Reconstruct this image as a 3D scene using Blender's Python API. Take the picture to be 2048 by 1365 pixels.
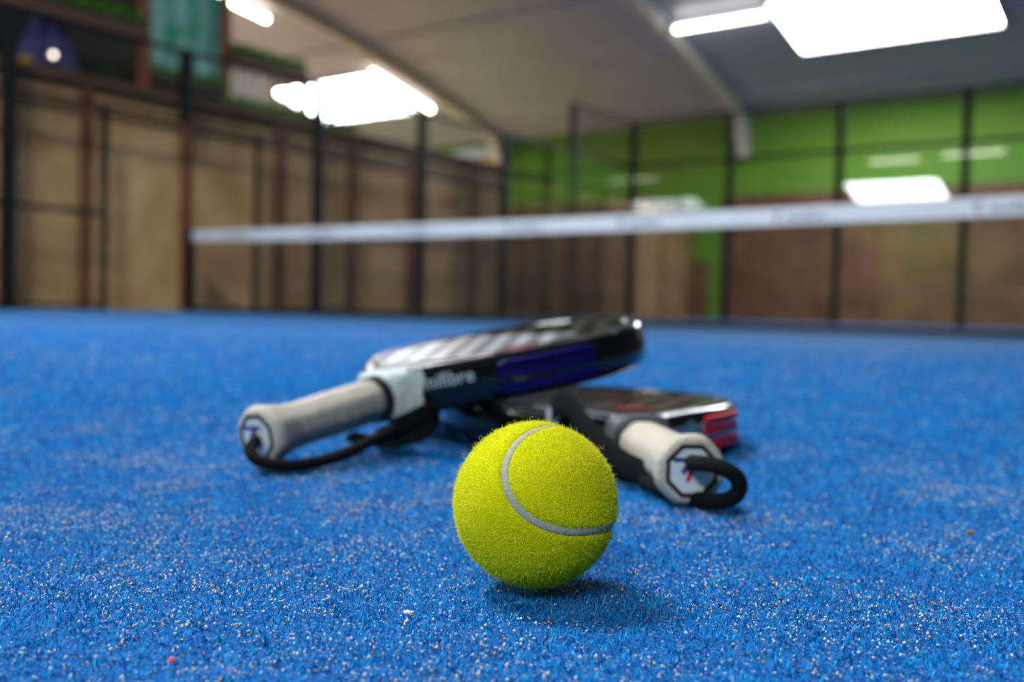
import bpy, bmesh, math, random
import numpy as np
from mathutils import Vector, Matrix

for o in list(bpy.data.objects):
    bpy.data.objects.remove(o, do_unlink=True)
SC = bpy.context.scene
COL = SC.collection
R = math.radians

# ------------------------------------------------------------------ camera
# World frame = court frame: X across the net (0..10), Y along the court
# (net at 0, far glass at +10), Z up, turf tips at about Z = 0.
YAW = R(36.5)
CAM_POS = Vector((9.70, -6.88, 0.1105))
cam_d = bpy.data.cameras.new('camera')
cam = bpy.data.objects.new('camera', cam_d)
COL.objects.link(cam)
cam_d.sensor_width = 36.0
cam_d.lens = 35.0
cam_d.clip_start = 0.01
cam_d.clip_end = 120
cam.matrix_world = (Matrix.Translation(CAM_POS) @ Matrix.Rotation(YAW, 4, 'Z')
                    @ Matrix.Rotation(R(90 - 1.81), 4, 'X') @ Matrix.Rotation(R(1.37), 4, 'Z'))
cam_d.dof.use_dof = True
cam_d.dof.focus_distance = 0.372
cam_d.dof.aperture_fstop = 6.6
SC.camera = cam

# ------------------------------------------------------------------ world, exposure
w = bpy.data.worlds.new('world')
SC.world = w
w.use_nodes = True
w.node_tree.nodes['Background'].inputs[0].default_value = (0.75, 0.85, 1.0, 1)
w.node_tree.nodes['Background'].inputs[1].default_value = 0.3
SC.view_settings.view_transform = 'Standard'
SC.view_settings.look = 'None'
SC.view_settings.exposure = 1.2
SC.view_settings.gamma = 1.0
SC.view_settings.use_curve_mapping = False
try:
    SC.cycles.use_denoising = True
    SC.cycles.max_bounces = 6
    SC.cycles.diffuse_bounces = 3
    SC.cycles.glossy_bounces = 3
    SC.cycles.transparent_max_bounces = 12
    SC.cycles.use_adaptive_sampling = True
    SC.cycles.adaptive_threshold = 0.05
    SC.cycles.adaptive_min_samples = 16
    SC.cycles.sample_clamp_indirect = 6.0
    SC.cycles.caustics_reflective = False
    SC.cycles.caustics_refractive = False
except Exception:
    pass

SKY_L = 16.0      # radiance of the daylight in the roof lights
TUBE_L = 6.0      # radiance of the batten lamps

rng = np.random.default_rng(7)
random.seed(7)


# ------------------------------------------------------------------ helpers
def spot(x, y, z=0.0):
    """point given from the spot on the turf below the camera: right, forward, up"""
    c, s = math.cos(YAW), math.sin(YAW)
    return Vector((CAM_POS.x + c * x - s * y, CAM_POS.y + s * x + c * y, z))


def lin(r, g, b):
    f = lambda v: (v / 255 / 12.92) if v / 255 <= 0.04045 else ((v / 255 + 0.055) / 1.055) ** 2.4
    return (f(r), f(g), f(b), 1.0)


def mat(name, col, rough=0.6, metal=0.0, var=0.0, scale=8.0, bump=0.0, bscale=60.0, spec=0.5, col2=None,
        coat=0.0, detail=4.0, stretch=None, transl=0.0):
    m = bpy.data.materials.new(name)
    m.use_nodes = True
    nt = m.node_tree
    b = nt.nodes['Principled BSDF']
    b.inputs['Base Color'].default_value = col
    b.inputs['Roughness'].default_value = rough
    b.inputs['Metallic'].default_value = metal
    b.inputs['Specular IOR Level'].default_value = spec
    b.inputs['Coat Weight'].default_value = coat
    b.inputs['Coat Roughness'].default_value = 0.05
    if transl:
        b.inputs['Transmission Weight'].default_value = 0
    tc = nt.nodes.new('ShaderNodeTexCoord')
    vec = tc.outputs['Object']
    if stretch:
        mp = nt.nodes.new('ShaderNodeMapping')
        mp.inputs['Scale'].default_value = stretch
        nt.links.new(vec, mp.inputs['Vector'])
        vec = mp.outputs['Vector']
    if var or col2:
        n = nt.nodes.new('ShaderNodeTexNoise')
        n.inputs['Scale'].default_value = scale
        n.inputs['Detail'].default_value = detail
        nt.links.new(vec, n.inputs['Vector'])
        r = nt.nodes.new('ShaderNodeValToRGB')
        r.color_ramp.elements[0].position = 0.32
        r.color_ramp.elements[1].position = 0.68
        c2 = col2 or tuple(min(1, c * (1 + var)) for c in col[:3]) + (1,)
        c1 = col if col2 else tuple(c * (1 - var) for c in col[:3]) + (1,)
        r.color_ramp.elements[0].color = c1
        r.color_ramp.elements[1].color = c2
        nt.links.new(n.outputs['Fac'], r.inputs['Fac'])
        nt.links.new(r.outputs['Color'], b.inputs['Base Color'])
    if bump:
        n2 = nt.nodes.new('ShaderNodeTexNoise')
        n2.inputs['Scale'].default_value = bscale
        n2.inputs['Detail'].default_value = 3
        nt.links.new(vec, n2.inputs['Vector'])
        bp = nt.nodes.new('ShaderNodeBump')
        bp.inputs['Strength'].default_value = bump
        bp.inputs['Distance'].default_value = 0.01
        nt.links.new(n2.outputs['Fac'], bp.inputs['Height'])
        nt.links.new(bp.outputs['Normal'], b.inputs['Normal'])
    return m


def island_mat(name, stops, rough=0.6, spec=0.3, transl=0.0, patch=None):
    """each loose piece of the mesh (blade, grain, hair) gets a colour of its own"""
    m = bpy.data.materials.new(name)
    m.use_nodes = True
    nt = m.node_tree
    b = nt.nodes['Principled BSDF']
    b.inputs['Roughness'].default_value = rough
    b.inputs['Specular IOR Level'].default_value = spec
    g = nt.nodes.new('ShaderNodeNewGeometry')
    r = nt.nodes.new('ShaderNodeValToRGB')
    el = r.color_ramp.elements
    el[0].position, el[0].color = stops[0]
    el[1].position, el[1].color = stops[-1]
    for p, c in stops[1:-1]:
        e = el.new(p)
        e.color = c
    nt.links.new(g.outputs['Random Per Island'], r.inputs['Fac'])
    nt.links.new(r.outputs['Color'], b.inputs['Base Color'])
    if transl:
        out = nt.nodes['Material Output']
        t = nt.nodes.new('ShaderNodeBsdfTranslucent')
        nt.links.new(r.outputs['Color'], t.inputs['Color'])
        mx = nt.nodes.new('ShaderNodeMixShader')
        mx.inputs[0].default_value = transl
        nt.links.new(b.outputs[0], mx.inputs[1])
        nt.links.new(t.outputs[0], mx.inputs[2])
        nt.links.new(mx.outputs[0], out.inputs['Surface'])
    return m


def emis(name, col, strength):
    m = bpy.data.materials.new(name)
    m.use_nodes = True
    nt = m.node_tree
    nt.nodes.remove(nt.nodes['Principled BSDF'])
    e = nt.nodes.new('ShaderNodeEmission')
    e.inputs[0].default_value = col
    e.inputs[1].default_value = strength
    nt.links.new(e.outputs[0], nt.nodes['Material Output'].inputs['Surface'])
    return m


def glass_mat():
    m = bpy.data.materials.new('tempered_glass')
    m.use_nodes = True
    nt = m.node_tree
    nt.nodes.remove(nt.nodes['Principled BSDF'])
    tr = nt.nodes.new('ShaderNodeBsdfTransparent')
    tr.inputs[0].default_value = (0.90, 0.94, 0.92, 1)
    gl = nt.nodes.new('ShaderNodeBsdfGlossy')
    gl.inputs['Roughness'].default_value = 0.0
    gl.inputs['Color'].default_value = (1, 1, 1, 1)
    fr = nt.nodes.new('ShaderNodeFresnel')
    fr.inputs[0].default_value = 1.5
    ge = nt.nodes.new('ShaderNodeNewGeometry')
    mu = nt.nodes.new('ShaderNodeMath')
    mu.operation = 'SUBTRACT'
    mu.use_clamp = True
    two = nt.nodes.new('ShaderNodeMath')       # both faces of the pane mirror
    two.operation = 'MULTIPLY'
    two.inputs[1].default_value = 1.8
    nt.links.new(fr.outputs[0], two.inputs[0])
    nt.links.new(two.outputs[0], mu.inputs[0])
    nt.links.new(ge.outputs['Backfacing'], mu.inputs[1])
    mx = nt.nodes.new('ShaderNodeMixShader')
    nt.links.new(mu.outputs[0], mx.inputs[0])
    nt.links.new(tr.outputs[0], mx.inputs[1])
    nt.links.new(gl.outputs[0], mx.inputs[2])
    nt.links.new(mx.outputs[0], nt.nodes['Material Output'].inputs['Surface'])
    return m


class MB:
    """collects polygons for ONE mesh object"""
    def __init__(s):
        s.v, s.f = [], []

    def add(s, V, F):
        k = len(s.v)
        s.v += [tuple(p) for p in V]
        s.f += [tuple(i + k for i in f) for f in F]
        return s

    def box(s, a, b):
        x0, y0, z0 = a
        x1, y1, z1 = b
        return s.add([(x0, y0, z0), (x1, y0, z0), (x1, y1, z0), (x0, y1, z0),
                      (x0, y0, z1), (x1, y0, z1), (x1, y1, z1), (x0, y1, z1)],
                     [(0, 3, 2, 1), (4, 5, 6, 7), (0, 1, 5, 4), (1, 2, 6, 5), (2, 3, 7, 6), (3, 0, 4, 7)])

    def tube(s, pts, rad, n=10, cap=True, flat=None):
        """swept tube; rad number or list; flat = (width, thick) gives a rounded ribbon"""
        P = [Vector(p) for p in pts]
        rings = []
        up = None
        for i, p in enumerate(P):
            t = (P[min(i + 1, len(P) - 1)] - P[max(i - 1, 0)]).normalized()
            if up is None:
                up = Vector((0, 0, 1)) if abs(t.z) < 0.9 else Vector((1, 0, 0))
            side = t.cross(up).normalized()
            up = side.cross(t).normalized()
            r = rad[i] if hasattr(rad, '__len__') else rad
            ring = []
            for k in range(n):
                a = 2 * math.pi * k / n
                if flat:
                    ring.append(p + side * math.cos(a) * flat[1] / 2 + up * math.sin(a) * flat[0] / 2)
                else:
                    ring.append(p + side * math.cos(a) * r + up * math.sin(a) * r)
            rings.append(ring)
        V = [q for r_ in rings for q in r_]
        F = []
        for i in range(len(rings) - 1):
            for k in range(n):
                k2 = (k + 1) % n
                F.append((i * n + k, i * n + k2, (i + 1) * n + k2, (i + 1) * n + k))
        if cap:
            F.append(tuple(range(n))[::-1])
            F.append(tuple((len(rings) - 1) * n + k for k in range(n)))
        return s.add(V, F)

    def lathe(s, prof, n=32, axis='x', capa=True, capb=True):
        """profile list of (along, radius) about the local x (or z) axis"""
        V, F = [], []
        for a, r in prof:
            for k in range(n):
                t = 2 * math.pi * k / n
                if axis == 'x':
                    V.append((a, r * math.cos(t), r * math.sin(t)))
                else:
                    V.append((r * math.cos(t), r * math.sin(t), a))
        for i in range(len(prof) - 1):
            for k in range(n):
                k2 = (k + 1) % n
                F.append((i * n + k, i * n + k2, (i + 1) * n + k2, (i + 1) * n + k))
        if capa:
            F.append(tuple(range(n))[::-1])
        if capb:
            F.append(tuple((len(prof) - 1) * n + k for k in range(n)))
        return s.add(V, F)

    def build(s, name, material, parent=None, smooth=False, bevel=0.0, angle=40):
        me = bpy.data.meshes.new(name)
        me.from_pydata(s.v, [], s.f)
        me.update()
        bm = bmesh.new()
        bm.from_mesh(me)
        bmesh.ops.recalc_face_normals(bm, faces=bm.faces)
        bm.to_mesh(me)
        bm.free()
        o = bpy.data.objects.new(name, me)
        COL.objects.link(o)
        if material:
            me.materials.append(material)
        if parent:
            o.parent = parent
        if smooth:
            for p in me.polygons:
                p.use_smooth = True
            try:
                me.set_sharp_from_angle(angle=R(angle))
            except Exception:
                pass
        if bevel:
            md = o.modifiers.new('bevel', 'BEVEL')
            md.width = bevel
            md.segments = 2
            md.limit_method = 'ANGLE'
        return o


def raw_mesh(name, V, loops, starts, totals, material, parent=None, smooth=False):
    """numpy arrays straight into a mesh (for hundreds of thousands of blades)"""
    me = bpy.data.meshes.new(name)
    me.vertices.add(len(V))
    me.vertices.foreach_set('co', V.astype(np.float32).ravel())
    me.loops.add(len(loops))
    me.loops.foreach_set('vertex_index', loops.astype(np.int32))
    me.polygons.add(len(starts))
    me.polygons.foreach_set('loop_start', starts.astype(np.int32))
    try:
        me.polygons.foreach_set('loop_total', totals.astype(np.int32))
    except Exception:
        pass
    if smooth:
        me.polygons.foreach_set('use_smooth', np.ones(len(starts), dtype=bool))
    me.update(calc_edges=True)
    me.validate()
    me.materials.append(material)
    o = bpy.data.objects.new(name, me)
    COL.objects.link(o)
    if parent:
        o.parent = parent
    return o


def tag(o, label=None, cat=None, group=None, kind=None):
    if label:
        o['label'] = label
    if cat:
        o['category'] = cat
    if group:
        o['group'] = group
    if kind:
        o['kind'] = kind
    return o


def empty(name, loc=(0, 0, 0), label=None, cat=None, group=None, kind=None):
    o = bpy.data.objects.new(name, None)
    COL.objects.link(o)
    o.location = loc
    o.empty_display_size = 0.1
    return tag(o, label, cat, group, kind)


def box_part(name, a, b, m, parent, bevel=0.0):
    """box whose own origin is its parent's origin; a, b in parent space"""
    return MB().box(a, b).build(name, m, parent, bevel=bevel)


def crom(P, n=8):
    P = [Vector(p) for p in P]
    out = []
    for i in range(len(P) - 1):
        p0 = P[i - 1] if i else P[0] * 2 - P[1]
        p1, p2 = P[i], P[i + 1]
        p3 = P[i + 2] if i + 2 < len(P) else p2 * 2 - p1
        for k in range(n):
            t = k / n
            out.append(0.5 * (2 * p1 + (p2 - p0) * t + (2 * p0 - 5 * p1 + 4 * p2 - p3) * t * t
                              + (3 * p1 - p0 - 3 * p2 + p3) * t ** 3))
    out.append(P[-1])
    return out


# ------------------------------------------------------------------ materials
M = {}
M['steel_black'] = mat('black_powder_coat', lin(9, 9, 10), 0.6, spec=.3, var=0.15, scale=12)
M['wire_black'] = mat('black_wire', lin(26, 26, 26), 0.6, var=0.1)
M['green_wall'] = mat('green_wall_paint', lin(92, 134, 18), 0.7, var=0.06, scale=0.7, bump=0.05, bscale=30)
M['beige_wall'] = mat('beige_wall_paint', lin(210, 186, 160), 0.75, var=0.05, scale=0.8)
M['dark_end'] = mat('dark_grey_wall_paint', lin(58, 56, 54), 0.8, var=0.08, scale=0.8)
M['tan_floor'] = mat('tan_bounce_floor', lin(204, 166, 136), 0.6, var=0.1, scale=1.2)  # tan chosen to bounce warm light up to the ceiling
M['ceil'] = mat('grey_roof_sheet', lin(166, 172, 190), 0.38, var=0.07, scale=1.4, bump=0.05, bscale=6, spec=0.4)
M['rib'] = mat('pale_grey_beam_paint', lin(198, 196, 190), 0.45, var=0.06, scale=3)
M['osb'] = mat('strand_board', lin(198, 150, 92), 0.7, scale=2.2, col2=lin(226, 184, 126), detail=8, bump=0.1, bscale=90)
M['osb_mid'] = mat('darkened_board', lin(138, 102, 72), 0.7, scale=2.2, col2=lin(164, 126, 92), detail=8)  # browner board tone, darkened where the roof light falls too bright
M['osb_dark'] = mat('brown_stained_board', lin(92, 52, 32), 0.65, scale=2.0, col2=lin(124, 78, 52), detail=8)
M['batten'] = mat('red_brown_timber', lin(132, 74, 44), 0.6, var=0.2, scale=3, stretch=(6, 6, 0.6))
M['trim'] = mat('brown_timber_rail', lin(104, 72, 48), 0.6, var=0.18, scale=3, stretch=(6, 0.6, 6))
M['concrete'] = mat('grey_concrete', lin(110, 112, 116), 0.7, var=0.12, scale=1.5)
M['white_band'] = mat('white_net_tape', lin(226, 230, 238), 0.55, var=0.05, scale=5)
M['print_blue'] = mat('navy_print', lin(24, 36, 130), 0.5, var=0.1)
M['print_red'] = mat('red_print', lin(206, 30, 44), 0.5, var=0.1)
M['print_grey'] = mat('dark_grey_print', lin(70, 76, 100), 0.5, var=0.1)
M['white_plastic'] = mat('white_plastic', lin(222, 226, 228), 0.4, var=0.03)
M['skylight'] = emis('daylight_through_sheet', (0.90, 0.96, 1.0, 1), SKY_L)
M['tube'] = emis('white_tube', (1.0, 0.94, 0.80, 1), TUBE_L)
M['tube_warm'] = emis('warm_white_tube', (1.0, 0.84, 0.64, 1), TUBE_L * 2.4)
M['glass'] = glass_mat()


# turf base, with the sparse sand that lies between the fibres
def turf_base_mat():
    m = bpy.data.materials.new('blue_turf_base')
    m.use_nodes = True
    nt = m.node_tree
    b = nt.nodes['Principled BSDF']
    b.inputs['Roughness'].default_value = 0.75
    b.inputs['Specular IOR Level'].default_value = 0.2
    b.inputs['Sheen Weight'].default_value = 0.38
    b.inputs['Sheen Roughness'].default_value = 0.4
    b.inputs['Sheen Tint'].default_value = (0.22, 0.60, 1, 1)
    tc = nt.nodes.new('ShaderNodeTexCoord')
    n1 = nt.nodes.new('ShaderNodeTexNoise')
    n1.inputs['Scale'].default_value = 3.0
    n1.inputs['Detail'].default_value = 6
    n2 = nt.nodes.new('ShaderNodeTexNoise')
    n2.inputs['Scale'].default_value = 420.0
    n2.inputs['Detail'].default_value = 2
    for n in (n1, n2):
        nt.links.new(tc.outputs['Object'], n.inputs['Vector'])
    r1 = nt.nodes.new('ShaderNodeValToRGB')
    r1.color_ramp.elements[0].position = 0.3
    r1.color_ramp.elements[0].color = lin(1, 78, 150)
    r1.color_ramp.elements[1].position = 0.75
    r1.color_ramp.elements[1].color = lin(3, 94, 170)
    nt.links.new(n1.outputs['Fac'], r1.inputs['Fac'])
    r2 = nt.nodes.new('ShaderNodeValToRGB')
    r2.color_ramp.elements[0].position = 0.60
    r2.color_ramp.elements[0].color = (0, 0, 0, 1)
    r2.color_ramp.elements[1].position = 0.70
    r2.color_ramp.elements[1].color = (0.8, 0.8, 0.8, 1)
    nt.links.new(n2.outputs['Fac'], r2.inputs['Fac'])
    mx = nt.nodes.new('ShaderNodeMixRGB')
    mx.inputs[2].default_value = lin(186, 182, 180)
    nt.links.new(r2.outputs[0], mx.inputs[0])
    nt.links.new(r1.outputs[0], mx.inputs[1])
    nt.links.new(mx.outputs[0], b.inputs['Base Color'])
    bp = nt.nodes.new('ShaderNodeBump')
    bp.inputs['Strength'].default_value = 0.6
    bp.inputs['Distance'].default_value = 0.003
    nt.links.new(n2.outputs['Fac'], bp.inputs['Height'])
    nt.links.new(bp.outputs[0], b.inputs['Normal'])
    return m


M['turf_base'] = turf_base_mat()

# ------------------------------------------------------------------ structure
HX0, HX1, HY0, HY1 = -12.6, 13.0, -13.8, 13.8          # inside of the hall


PX0 = -0.60


def roof_z(s):
    return 6.67 - 0.01138 * s * s


tag(MB().box((HX0 - .2, HY0 - .2, -.20), (HX1 + .2, HY1 + .2, -.012)).build('floor', M['concrete']),
    'grey concrete hall floor around the blue court', 'floor', kind='structure')
tag(MB().box((-0.62, -10.6, -.0119), (10.6, 10.6, -.0028)).build('floor_court', M['turf_base']),
    'blue sanded carpet of the padel court', 'floor', kind='structure')

tag(MB().box((HX0, -13.7, -.0119), (PX0 - .14, 13.79, -.004)).build('floor_left', M['tan_floor']),  # unseen sheet, added to throw warm light onto the ceiling
    'unseen floor beyond the timber partition, coloured tan to bounce warm light', 'floor', kind='structure')
# ceiling: curved sheet roof, solid, springing from the two long walls
m = MB()
ys = np.linspace(HY0 - .2, HY1 + .2, 49)
V, F = [], []
for y in ys:
    for x, dz in ((HX0 - .2, 0), (HX1 + .2, 0), (HX1 + .2, .12), (HX0 - .2, .12)):
        V.append((x, y, roof_z(y) + dz))
n = len(ys)
for i in range(n - 1):
    for k in range(4):
        k2 = (k + 1) % 4
        F.append((i * 4 + k, i * 4 + k2, (i + 1) * 4 + k2, (i + 1) * 4 + k))
F += [(0, 1, 2, 3), tuple((n - 1) * 4 + k for k in range(4))]
ceiling = m.add(V, F).build('ceiling', M['ceil'], smooth=True)
tag(ceiling, 'curved grey sheet roof over the hall', 'ceiling', kind='structure')
for x in (-12.54 + .0, -5.94, 0.66, 7.26):
    m = MB()
    V, F = [], []
    for y in ys:
        z = roof_z(y)
        V += [(x - .11, y, z + .02), (x + .11, y, z + .02), (x + .11, y, z - .26), (x - .11, y, z - .26)]
    for i in range(n - 1):
        for k in range(4):
            k2 = (k + 1) % 4
            F.append((i * 4 + k, i * 4 + k2, (i + 1) * 4 + k2, (i + 1) * 4 + k))
    F += [(0, 1, 2, 3), tuple((n - 1) * 4 + k for k in range(4))]
    m.add(V, F).build('rib', M['rib'], ceiling, smooth=True)
    for ye, sg in ((HY1, -1), (HY0, 1)):
        mm = MB()
        z0 = roof_z(ye)
        mm.add([(x + dx, ye + sg * a, zz) for dx in (-.1, .1) for a, zz in
                ((0, z0 - .1), (.85, z0 + .05), (.55, z0 - .25), (.22, z0 - .75), (.16, z0 - 1.0), (0, z0 - 1.0))],
               [(0, 1, 2, 3, 4, 5), (11, 10, 9, 8, 7, 6)] + [(i, (i + 1) % 6, 6 + (i + 1) % 6, 6 + i) for i in range(6)])
        mm.build('rib_bracket', M['rib'], ceiling)
for y in (-11.8, -8.6, -5.2, -1.7, 1.7, 5.2, 8.6, 12.9):
    z = roof_z(y)
    MB().box((HX0, y - .03, z - .05), (HX1, y + .03, z + .03)).build('purlin', M['ceil'], ceiling)

wall_back = tag(MB().box((HX0 - .2, HY1, -.2), (HX1 + .2, HY1 + .2, roof_z(HY1) + .05)).build('wall_back', M['green_wall']),
                'bright green painted hall wall behind the far end of the court', 'wall', kind='structure')
tag(MB().box((HX0 - .2, HY0 - .2, -.2), (HX1 + .2, HY0, roof_z(HY0) + .05)).build('wall_front', M['green_wall']),
    'green painted hall wall behind the near end of the court', 'wall', kind='structure')


def gable(name, x0, x1, material):
    m = MB()
    V, F = [], []
    for y in ys:
        V += [(x0, y, -.2), (x1, y, -.2), (x1, y, roof_z(y) + .03), (x0, y, roof_z(y) + .03)]
    for i in range(n - 1):
        for k in range(4):
            k2 = (k + 1) % 4
            F.append((i * 4 + k, i * 4 + k2, (i + 1) * 4 + k2, (i + 1) * 4 + k))
    F += [(0, 1, 2, 3), tuple((n - 1) * 4 + k for k in range(4))]
    return m.add(V, F).build(name, material)


tag(gable('wall_left', HX0 - .2, HX0, M['beige_wall']), 'beige end wall of the hall beyond the mezzanine', 'wall', kind='structure')
tag(gable('wall_right', HX1, HX1 + .2, M['dark_end']), 'dark end wall of the hall beside the camera', 'wall', kind='structure')

# brown boards along the foot of the green wall
k = 0
for x0 in np.arange(0.16, 12.8, 1.25):
    x1 = min(x0 + 1.235, 12.95)
    box_part('board', (x0, HY1 - .03, -.01), (x1, HY1 - .002, 2.66), M['osb_dark'], wall_back, .004)
box_part('board_rail', (0.16, HY1 - .05, 2.66), (12.95, HY1 - .002, 2.74), M['trim'], wall_back, .004)
box_part('board', (-0.55, HY1 - .03, -.01), (-0.12, HY1 - .002, 1.33), M['osb_dark'], wall_back, .004)

# timber partition to the left of the court: boards, battens and rails are pieces of their own
PX = -0.60
part = tag(MB().box((PX - .12, -8.0, -.012), (PX - .03, 13.79, 2.46)).build('wall_partition', M['trim']),
           'timber partition wall of tan boards and red brown battens left of the court', 'wall', kind='structure')
bat_s = [-7.3, -5.95, -4.65, -3.4, -2.15, -0.88, 0.40, 1.85, 3.14, 4.37, 5.87, 7.2, 8.5, 9.9, 11.2, 12.45, 13.7]
for i, s in enumerate(bat_s):
    box_part('batten', (PX - .03, s - .07, -.01), (PX + .035, s + .07, 2.44), M['batten'], part, .006)
    if i:
        s0 = bat_s[i - 1]
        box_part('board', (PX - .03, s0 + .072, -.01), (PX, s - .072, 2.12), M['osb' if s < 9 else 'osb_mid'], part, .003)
        box_part('frieze_board', (PX - .03, s0 + .072, 2.20), (PX, s - .072, 2.36), M['osb'], part, .003)
        box_part('cross_rail', (PX - .03, s0 + .072, 2.12), (PX + .02, s - .072, 2.20), M['trim'], part, .003)
box_part('top_rail', (PX - .16, -8.0, 2.44), (PX + .07, 13.79, 2.55), M['trim'], part, .008)
# ------------------------------------------------------------------ roof lights and lamps
SKY = [((2.75, 9.75), (6.18, 11.5), 'big bright roof light cut by the top right of the picture'),
       ((-10.45, 9.85), (-7.15, 11.75), 'bright roof light above the timber partition'),
       ((-2.9, -12.95), (0.45, -11.15), 'roof light mirrored in the far glass wall'),
       ((9.35, -12.95), (12.78, -11.75), 'roof light in the near right corner of the hall, mirrored in the glass corner')]
for (x0, y0), (x1, y1), lab in SKY:
    e = empty('roof_light', ((x0 + x1) / 2, (y0 + y1) / 2, 0), lab, 'roof light', 'roof lights in the curved ceiling')
    cx, cy = e.location.x, e.location.y
    V, F = [], []
    nx, ny = 61, 7
    for j in range(ny):
        for i in range(nx):
            x = x0 + (x1 - x0) * i / (nx - 1)
            y = y0 + (y1 - y0) * j / (ny - 1)
            V.append((x - cx, y - cy, roof_z(y) - .045 + .018 * math.sin(i * 2 * math.pi / 10)))
    for j in range(ny - 1):
        for i in range(nx - 1):
            a = j * nx + i
            F.append((a, a + nx, a + nx + 1, a + 1))
    MB().add(V, F).build('corrugated_sheet', M['skylight'], e, smooth=True)
    fm = MB()
    for (a0, b0, a1, b1) in ((x0 - .06, y0 - .06, x1 + .06, y0), (x0 - .06, y1, x1 + .06, y1 + .06)):
        z = roof_z((b0 + b1) / 2)
        fm.box((a0 - cx, b0 - cy, z - .09), (a1 - cx, b1 - cy, z + .05))
    for xx in (x0 - .06, x1):
        V = []
        for y in (y0, y1):
            z = roof_z(y)
            V += [(xx - cx, y - cy, z - .09), (xx + .06 - cx, y - cy, z - .09), (xx + .06 - cx, y - cy, z + .05), (xx - cx, y - cy, z + .05)]
        fm.add(V, [(0, 1, 2, 3), (4, 7, 6, 5), (0, 4, 5, 1), (1, 5, 6, 2), (2, 6, 7, 3), (3, 7, 4, 0)])
    fm.build('frame', M['rib'], e)


def lamp(p0, p1, label, warm=False):
    a, b = Vector((*p0, roof_z(p0[1]) - .17)), Vector((*p1, roof_z(p1[1]) - .17))
    c = (a + b) / 2
    e = empty('batten_lamp', c, label, 'lamp', 'batten lamps under the roof')
    d = (b - a).normalized()
    MB().tube([a - c, b - c], 0.042, 12).build('tube', M['tube_warm' if a.x < -5 else 'tube'], e, smooth=True)
    up = Vector((0, 0, .07))
    MB().tube([a - c + up - d * .03, b - c + up + d * .03], .03, 8).build('housing', M['rib'], e, smooth=True)
    for q, sg in ((a, -1), (b, 1)):
        MB().tube([q - c + d * sg * .001, q - c + d * sg * .05], .06, 12).build('end_cap', M['rib'], e, smooth=True)


lamp((0.92, 9.88), (2.65, 9.88), 'glowing batten lamp left of the big roof light')
lamp((-6.62, 9.5), (-6.62, 11.6), 'batten lamp along the right edge of the roof light over the partition')
lamp((-6.85, 4.75), (-6.85, 6.7), 'batten lamp at the top edge above the green banner')
lamp((-7.15, 0.6), (-7.15, 2.6), 'batten lamp added over the mezzanine to warm the ceiling, beyond the top of the picture')  # added like the next three, to warm and brighten the left ceiling
lamp((-7.15, -4.0), (-7.15, -2.0), 'batten lamp added to the row over the mezzanine to warm the ceiling, left of the picture')
lamp((-10.4, 2.0), (-10.4, 4.0), 'batten lamp added near the beige end wall to warm the ceiling, left of the picture')
lamp((-10.4, -3.0), (-10.4, -1.0), 'batten lamp added near the beige end wall to warm the ceiling, far left of the picture')
lamp((-1.28, -8.9), (0.42, -8.9), 'batten lamp mirrored in the far glass left of the end post')
lamp((1.2, -8.75), (3.1, -8.75), 'batten lamp mirrored in the far glass behind the end post')
lamp((9.7, -9.1), (12.0, -9.1), 'batten lamp mirrored faintly at the corner of the far glass')
lamp((1.0, 0.0), (3.0, 0.0), 'unseen batten lamp added above the left half of the net to brighten the partition')  # added like the next two, to brighten the partition and mid floor
lamp((1.0, 4.5), (3.0, 4.5), 'batten lamp added over the far left quarter of the court to brighten the partition, above the picture')
lamp((1.0, -4.5), (3.0, -4.5), 'batten lamp added over the near left quarter of the court to brighten the partition, above the picture')
lamp((4.0, 0.0), (6.0, 0.0), 'unseen batten lamp added straight above the middle of the net for the ball shadow')  # added with the next one, to push the ball's shadow forward
lamp((7.6, 0.0), (9.6, 0.0), 'unseen batten lamp added above the right half of the net for the ball shadow')

# added light panel, unseen, hung where the ball's shadow needs a high light
fl = empty('added_light_panel', (5.9, -6.6, 5.80), 'flat light panel added above the ball and the rackets to cast the ball shadow, beyond the picture', 'lamp')
MB().box((-1.0, -.5, 0), (1.0, .5, .008)).build('lens', emis('added_panel_glow', (0.93, 0.97, 1.0, 1), 46.0), fl)
MB().box((-1.04, -.54, .009), (1.04, .54, .07)).build('housing', M['rib'], fl, bevel=.01)
for sx in (-.9, .9):
    MB().tube([(sx, 0, .07), (sx, 0, roof_z(-6.6) - 5.80 - .002)], .01, 8).build('hanger', M['rib'], fl)

# ------------------------------------------------------------------ court enclosure
GZ, TZ = 2.93, 3.80


def wires(name, parent, axis, c, a0, a1, z0, z1, step=.05, r=.0018, material=None):
    """square welded mesh in a plane; axis 'y': plane x=c running in y; axis 'x': plane y=c running in x"""
    m = MB()
    def bx(p0, p1, q0, q1):
        if axis == 'y':
            m.box((c - r, p0, q0), (c + r, p1, q1))
        else:
            m.box((p0, c - r, q0), (p1, c + r, q1))
    t = a0 + step / 2
    while t < a1:
        bx(t - r, t + r, z0, z1)
        t += step
    z = z0 + step / 2
    while z < z1:
        bx(a0, a1, z - r, z + r)
        z += step
    o = m.build(name, material or M['wire_black'], parent)
    o['kind'] = 'stuff'
    return o


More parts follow.
